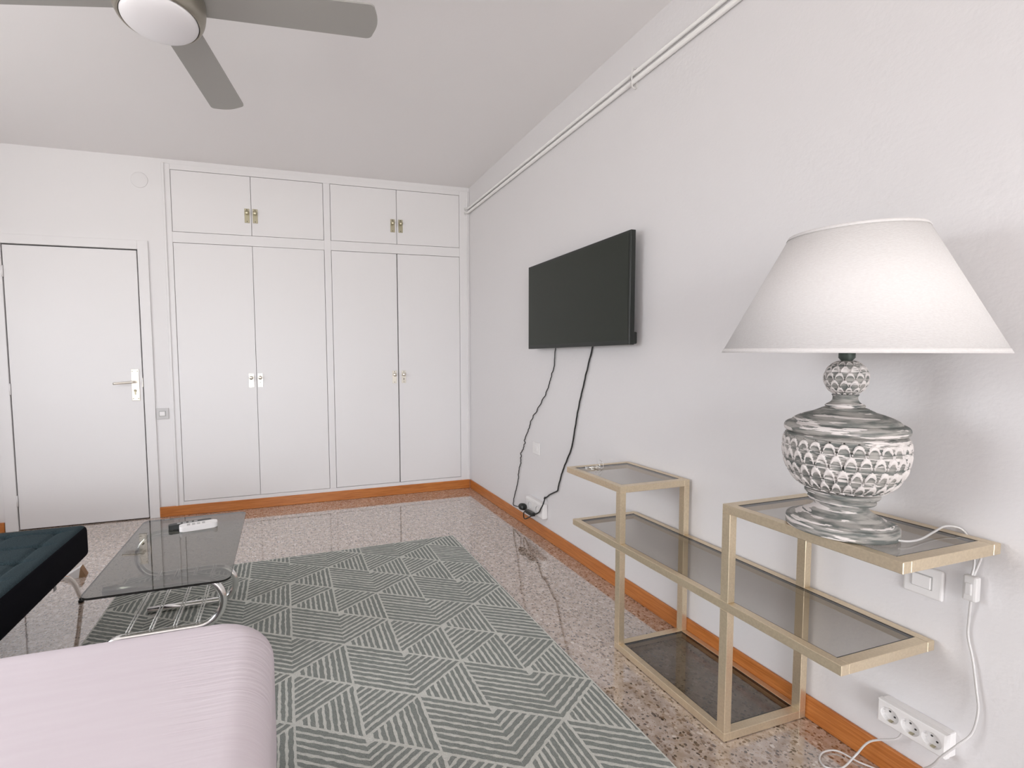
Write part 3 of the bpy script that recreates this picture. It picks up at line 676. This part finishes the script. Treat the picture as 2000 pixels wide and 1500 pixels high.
# ------------------------------------------------------------------ rug
def build_rug():
    bm = B(); random.seed(4)
    px, py = .2155, .2555; SK = .016
    XA, XB, YA, YBk = -.865, 1.071, .0, 2.908
    def sk(x, y): return (x, y+SK*x)
    # pile body
    zt = .0100
    pts = [sk(*p) for p in ((XA, YA), (XB, YA), (XB, YBk), (XA, YBk))]
    lo = [bm.verts.new((x, y, .0005)) for x, y in pts]; hi = [bm.verts.new((x, y, zt)) for x, y in pts]
    bm.faces.new(lo[::-1]); bm.faces.new(hi)
    for i in range(4): bm.faces.new((lo[i], lo[(i+1) % 4], hi[(i+1) % 4], hi[i]))
    phase = {-5: 1, -4: 0, -3: 1, -2: 0, -1: 1, 0: 2, 1: 0, 2: 2, 3: 2, 4: 1}
    def vy(col, n): return (1.793 if col % 2 == 0 else 1.921)+py*n
    bx0, bx1, by0, by1 = XA+.006, XB-.006, YA+.006, YBk-.006
    def clip_poly(poly):
        for ax, val, sg in ((0, bx0, 1), (0, bx1, -1), (1, by0, 1), (1, by1, -1)):
            out = []
            for i in range(len(poly)):
                a, b = poly[i], poly[(i+1) % len(poly)]
                ia, ib = (a[ax]-val)*sg >= 0, (b[ax]-val)*sg >= 0
                if ia: out.append(a)
                if ia != ib:
                    t_ = (val-a[ax])/(b[ax]-a[ax]); out.append((a[0]+(b[0]-a[0])*t_, a[1]+(b[1]-a[1])*t_))
            poly = out
            if len(poly) < 3: return None
        return poly
    def bands(P0, P1, Q0, Q1, dl, dr, NS=9):
        # stripes parallel to P0-P1, stacked from that edge towards Q0-Q1; dl, dr: gap left at either end
        P0, P1, Q0, Q1 = Vector(P0), Vector(P1), Vector(Q0), Vector(Q1)
        e = (P1-P0).normalized(); nn = Vector((-e.y, e.x)); h = (Q0-P0).dot(nn)
        if h < 0: nn = -nn; h = -h
        ins = .0045; pitch = (h-2*ins+.008)/NS
        for i in range(NS):
            t0 = ins+i*pitch+random.uniform(-.0008, .0008); t1 = min(t0+pitch*random.uniform(.55, .67), h-ins)
            def ends(t_):
                q = t_/h; a, b = P0.lerp(Q0, q), P1.lerp(Q1, q); L_ = (b-a).length
                if L_ < dl+dr+.004: return None
                return a+e*dl, b-e*dr
            E0, E1 = ends(t0), ends(t1)
            if not E0 or not E1 or t1 <= t0: continue
            (a0, b0), (a1, b1) = E0, E1
            n = max(2, int((b0-a0).length/.010)); prev = None; sd = random.random()*100
            for j in range(n+1):
                q = j/n; fr = i*7.3+sd
                p = a0.lerp(b0, q)+nn*noise.noise(Vector((q*n*.55, fr, 0)))*.0040
                r_ = a1.lerp(b1, q)+nn*noise.noise(Vector((q*n*.55, fr+9, 0)))*.0046
                if prev:
                    poly = clip_poly([tuple(prev[0]), tuple(p), tuple(r_), tuple(prev[1])])
                    if poly:
                        f = bm.faces.new([bm.verts.new((*sk(x, y), zt+.0009)) for x, y in poly]); f.material_index = 1
                prev = (p, r_)
    for s in range(-5, 5):
        xl, xr = px*s, px*(s+1)
        for n in range(-8, 7):
            top = vy(s, n); bot = top-py; ap = top-py/2
            dd = (n-phase[s]) % 3 == 0
            L0, L1, Ap = (xl, top), (xl, bot), (xr, ap)
            La = (xl, bot); R1 = (xr, ap-py)
            if dd:
                bands(L1, R1, L0, Ap, .006, 0 if (s+1) in phase else .006)
                continue
            # up-slanting stripes; they run on from a down-slanting field on their left
            left_dd = (s-1) in phase and (round((top+py/2-vy(s-1, 0))/py)-phase[s-1]) % 3 == 0
            bands(L1, Ap, L0, L0, 0 if left_dd else .006, .006)
            bands(R1, Ap, La, La, .006, .006)
    for f in bm.faces:
        f.normal_update()
        if f.material_index == 1 and f.normal.z < 0: f.normal_flip()
    return tag(obj('rug', bm, [rug_light, rug_dark], normals=False), 'grey-green rug with pale striped triangle pattern on the terrazzo floor', 'rug')
build_rug()

# ------------------------------------------------------------------ coffee table
tb = thing('coffee_table', (-.46, 2.2, .01), 'low coffee table with smoked glass top and curved chrome tube legs', 'coffee table')
GZ = .402
bm = B(); outline = rrect(-.702, -.214, 1.828, 2.645, .035, 6)
add_prism(bm, outline, GZ-.008, GZ, 0)
for f in bm.faces:
    f.material_index = 0 if abs(f.normal.z) > .5 or len(f.verts) > 10 else 1
obj('tabletop', bm, [dark_glass, glass_edge], tb)
def arc(cx, cz, r, a0, a1, y, n=14, ry=0):
    return [(cx+r*math.cos(math.radians(a0+(a1-a0)*i/n)), y+ry*i/n, cz+r*math.sin(math.radians(a0+(a1-a0)*i/n))) for i in range(n+1)]
TR = .0152; zt_, zm, zb_ = .378, .190, .0255
# near side: top arm, right-hand bend, middle arm, left-hand bend, floor arm
near = [(-.655, 1.92, zt_), (-.5, 1.92, zt_)]+arc(-.345, (zt_+zm)/2, (zt_-zm)/2, 90, -90, 1.92)+arc(-.60, (zm+zb_)/2, (zm-zb_)/2, 90, 270, 1.92)+[(-.30, 1.92, zb_)]
bm = B(); add_tube(bm, near, TR, 14); obj('leg', bm, chrome, tb)
# far side: floor arm, right-hand bend, middle arm, left-hand bend up to the glass
far = [(-.655, 2.45, zb_), (-.5, 2.45, zb_)]+arc(-.345, (zm+zb_)/2+.002, (zm-zb_)/2+.002, -90, 90, 2.45)+arc(-.60, (zt_+zm)/2, (zt_-zm)/2, 270, 90, 2.45, ry=.05)+[(-.35, 2.5, zt_)]
bm = B(); add_tube(bm, far, TR, 14); obj('leg', bm, chrome, tb)
for x in (-.585, -.506, -.424, -.345):
    bm = B()
    for s_ in (-.005, .005):
        add_tube(bm, [(x+s_, 1.918, zm+TR+.003), (x+s_-.006, 2.45, zm+TR+.005)], .0028, 8)
    obj('rack_rod', bm, rod_metal, tb)
for x, y in ((-.62, 1.92), (-.42, 1.92), (-.55, 2.5), (-.38, 2.5)):
    bm = B(); add_lathe(bm, [(.0001, zt_+.010), (.014, zt_+.010), (.014, GZ-.0082), (.0001, GZ-.0082)], (x, y, 0), 20); obj('suction_pad', bm, clear_cord, tb)

# remotes on the table
def remote(name, label, cx, cy, L, W, Hh, az, m_, tail=False, z=GZ+.0003):
    t_ = thing(name, (cx, cy, z), label, 'remote control', 'remotes on the coffee table')
    rot = Matrix.Translation((cx, cy, z)) @ Matrix.Rotation(az, 4, 'Z')
    bm = B(); add_prism(bm, rrect(-L/2, L/2, -W/2, W/2, W*.28, 6), 0, Hh, .003, rot=rot); obj('body', bm, m_, t_)
    bm = B()
    for i in range(4):
        for j in range(2): add_box(bm, -L*.30+i*L*.13, -L*.30+i*L*.13+L*.08, -W*.2+j*W*.25, -W*.2+j*W*.25+W*.14, Hh, Hh+.0015, rot=rot)
    obj('buttons', bm, plastic_grey, t_)
    return t_
remote('remote_control', 'white remote control at the far end of the dark glass table', -.418, 2.447, .168, .058, .024, math.radians(10), plastic_white)
remote('remote_control', 'slim black remote control lying behind the white one', -.462, 2.487, .190, .030, .022, math.radians(11), plastic_black)

# ------------------------------------------------------------------ futon
fu = thing('futon_sofa', (-1.5, 2.0, 0), 'dark teal tufted futon sofa at the left edge beside the glass table', 'sofa')
def futon():
    x0, x1, y0, y1, z0, z1 = -2.05, -.945, 1.42, 2.635, .262, .420
    bm = B(); nx, ny, nz = 60, 66, 10
    grid = {}
    r = .028
    def rnd(x, y, z):
        # round off box edges
        cx = min(max(x, x0+r), x1-r); cy = min(max(y, y0+r), y1-r); cz = min(max(z, z0+r), z1-r)
        d = Vector((x-cx, y-cy, z-cz))
        if d.length > r and d.length > 0: d = d.normalized()*r
        return Vector((cx, cy, cz))+d
    def quad_face(fn, na, nb, mi):
        vs = [[bm.verts.new(fn(i/na, j/nb)) for j in range(nb+1)] for i in range(na+1)]
        for i in range(na):
            for j in range(nb):
                f = bm.faces.new((vs[i][j], vs[i+1][j], vs[i+1][j+1], vs[i][j+1])); f.smooth = True; f.material_index = mi
    def top(u, v):
        x, y = x0+(x1-x0)*u, y0+(y1-y0)*v
        p = rnd(x, y, z1)
        dx = abs(((x1-x-.10)/.19) % 1-.5)*2; dy = abs(((y1-y-.085)/.17) % 1-.5)*2    # 1 on a seam
        inset = min(1, max(0, min(x1-x, x-x0, y1-y, y-y0)-.03)/.06)
        s1 = max(0, dy-.80)/.20; s2 = max(0, dx-.80)/.20
        p.z -= inset*((.016*s1**1.5+.008*s2**2)*1)
        p.z -= inset*.014*max(0, 1-math.hypot((1-dx)*.095, (1-dy)*.085)/.03)
        p.z += inset*.004*noise.noise(Vector((x*9, y*9, 0)))
        return p
    quad_face(top, 110, 120, 0)
    quad_face(lambda u, v: rnd(x1, y0+(y1-y0)*u, z0+(z1-z0)*v), 120, 12, 1)
    quad_face(lambda u, v: rnd(x0, y0+(y1-y0)*u, z0+(z1-z0)*v), 60, 12, 1)
    quad_face(lambda u, v: rnd(x0+(x1-x0)*u, y1, z0+(z1-z0)*v), 110, 12, 1)
    quad_face(lambda u, v: rnd(x0+(x1-x0)*u, y0, z0+(z1-z0)*v), 60, 12, 1)
    quad_face(lambda u, v: rnd(x0+(x1-x0)*u, y0+(y1-y0)*v, z0), 60, 60, 1)
    bmesh.ops.remove_doubles(bm, verts=bm.verts, dist=.0006)
    return obj('seat_cushion', bm, [futon_fab, futon_side], fu)
futon()
for pts in (((-1.02, 2.36, .262), (-1.00, 2.46, .235), (-1.005, 2.58, .16), (-1.02, 2.70, .02)), ((-1.92, 2.42, .262), (-1.92, 2.46, .14), (-1.92, 2.5, .015)), ((-1.02, 1.60, .262), (-1.02, 1.57, .14), (-1.02, 1.54, .015)), ((-1.92, 1.60, .262), (-1.92, 1.57, .14), (-1.92, 1.54, .015))):
    bm = B(); add_tube(bm, smooth_path(pts, 6), .011, 12); lg = obj('leg', bm, chrome, fu)
    bm = B(); p = pts[-1]; add_lathe(bm, [(.0001, 0), (.013, 0), (.0125, .010), (.0001, .010)], (p[0], p[1], 0), 16); obj('foot', bm, plastic_black, lg)
bm = B(); add_box(bm, -.97, -.966, 2.305, 2.325, .238, .268, .001); obj('fabric_tag', bm, plastic_grey, fu)

# small wedge on the floor behind the futon
bm = B()
rot = Matrix.Translation((-1.165, 3.03, 0)) @ Matrix.Rotation(.1, 4, 'Z')
for mi, pts in ((0, [(-.075, 0), (.02, 0), (.03, .058)]), (1, [(.02, 0), (.055, 0), (.03, .058)])):
    a = [bm.verts.new(rot @ Vector((x, -.02, z))) for x, z in pts]; b = [bm.verts.new(rot @ Vector((x, .03, z))) for x, z in pts]
    fs = [bm.faces.new(a), bm.faces.new(b[::-1])]+[bm.faces.new((a[i], b[i], b[(i+1) % 3], a[(i+1) % 3])) for i in range(3)]
    for f in fs: f.material_index = mi
tag(obj('door_wedge', bm, [plastic_white, mat('brown_wedge_wood', (.33, .19, .10), .6)]), 'small white and brown wedge lying on the floor beyond the futon', 'wedge')

# ------------------------------------------------------------------ bed with pink sheet
bed = thing('bed', (-1.0, .3, 0), 'bed end under a smooth pale pink sheet in the lower left foreground', 'bed')
def mattress():
    bm = B(); x0, x1, y0, y1 = -2.05, -.046, -.85, 1.390; top, bot = .505, .13
    rc, rf = .135, .085
    def plan(inset, n=26, m_=60):
        r = rc-inset*.55; r = max(r, .02); P = []
        X0_, X1_, Y0_, Y1_ = x0+inset, x1-inset, y0+inset, y1-inset
        for cx, cy, a0, nxt in ((X1_-r, Y1_-r, 0, None), (X0_+r, Y1_-r, PI/2, None), (X0_+r, Y0_+r, PI, None), (X1_-r, Y0_+r, 1.5*PI, None)):
            for k_ in range(n+1):
                a = a0+PI/2*k_/n; P.append((cx+r*math.cos(a), cy+r*math.sin(a)))
        # subdivide the straight runs
        out = []
        for i in range(len(P)):
            a, b = P[i], P[(i+1) % len(P)]; out.append(a)
            if i % (n+1) == n:
                for q in range(1, m_): out.append((a[0]+(b[0]-a[0])*q/m_, a[1]+(b[1]-a[1])*q/m_))
        return out
    levels = [(0.012, bot), (.004, bot+.02), (0, bot+.06), (0, bot+.15), (0, top-rf-.05)]
    for i in range(11):
        a = PI/2*i/10; levels.append((rf*(1-math.cos(a)), top-rf+rf*math.sin(a)))
    for ins in (.11, .14, .18, .24, .32, .42, .55, .75, .95): levels.append((ins, top+.004*min(1, (ins-.085)/.3)))
    rings = []
    for ins, z in levels:
        ring = []
        for x, y in plan(ins):
            dn = .0007*noise.noise(Vector((x*3, y*22, z*4)))+.002*noise.noise(Vector((x*5, y*6, z*5)))
            ring.append(bm.verts.new((x, y, z+dn)))
        rings.append(ring)
    n = len(rings[0])
    for a, b in zip(rings[:-1], rings[1:]):
        for i in range(n):
            f = bm.faces.new((a[i], a[(i+1) % n], b[(i+1) % n], b[i])); f.smooth = True
    bm.faces.new(rings[-1]).smooth = True; bm.faces.new(rings[0][::-1])
    return obj('mattress', bm, sheet, bed)
mattress()
bm = B(); add_box(bm, -2.0, -.12, -.8, 1.29, .05, .13, .006); obj('bed_base', bm, bed_base_mat, bed)
for x, y in ((-1.9, 1.2), (-.2, 1.2), (-1.9, -.7), (-.2, -.7)):
    bm = B(); add_lathe(bm, [(.0001, .0112), (.02, .0112), (.024, .05), (.0001, .05)], (x, y, 0), 20); obj('leg', bm, plastic_black, bed)
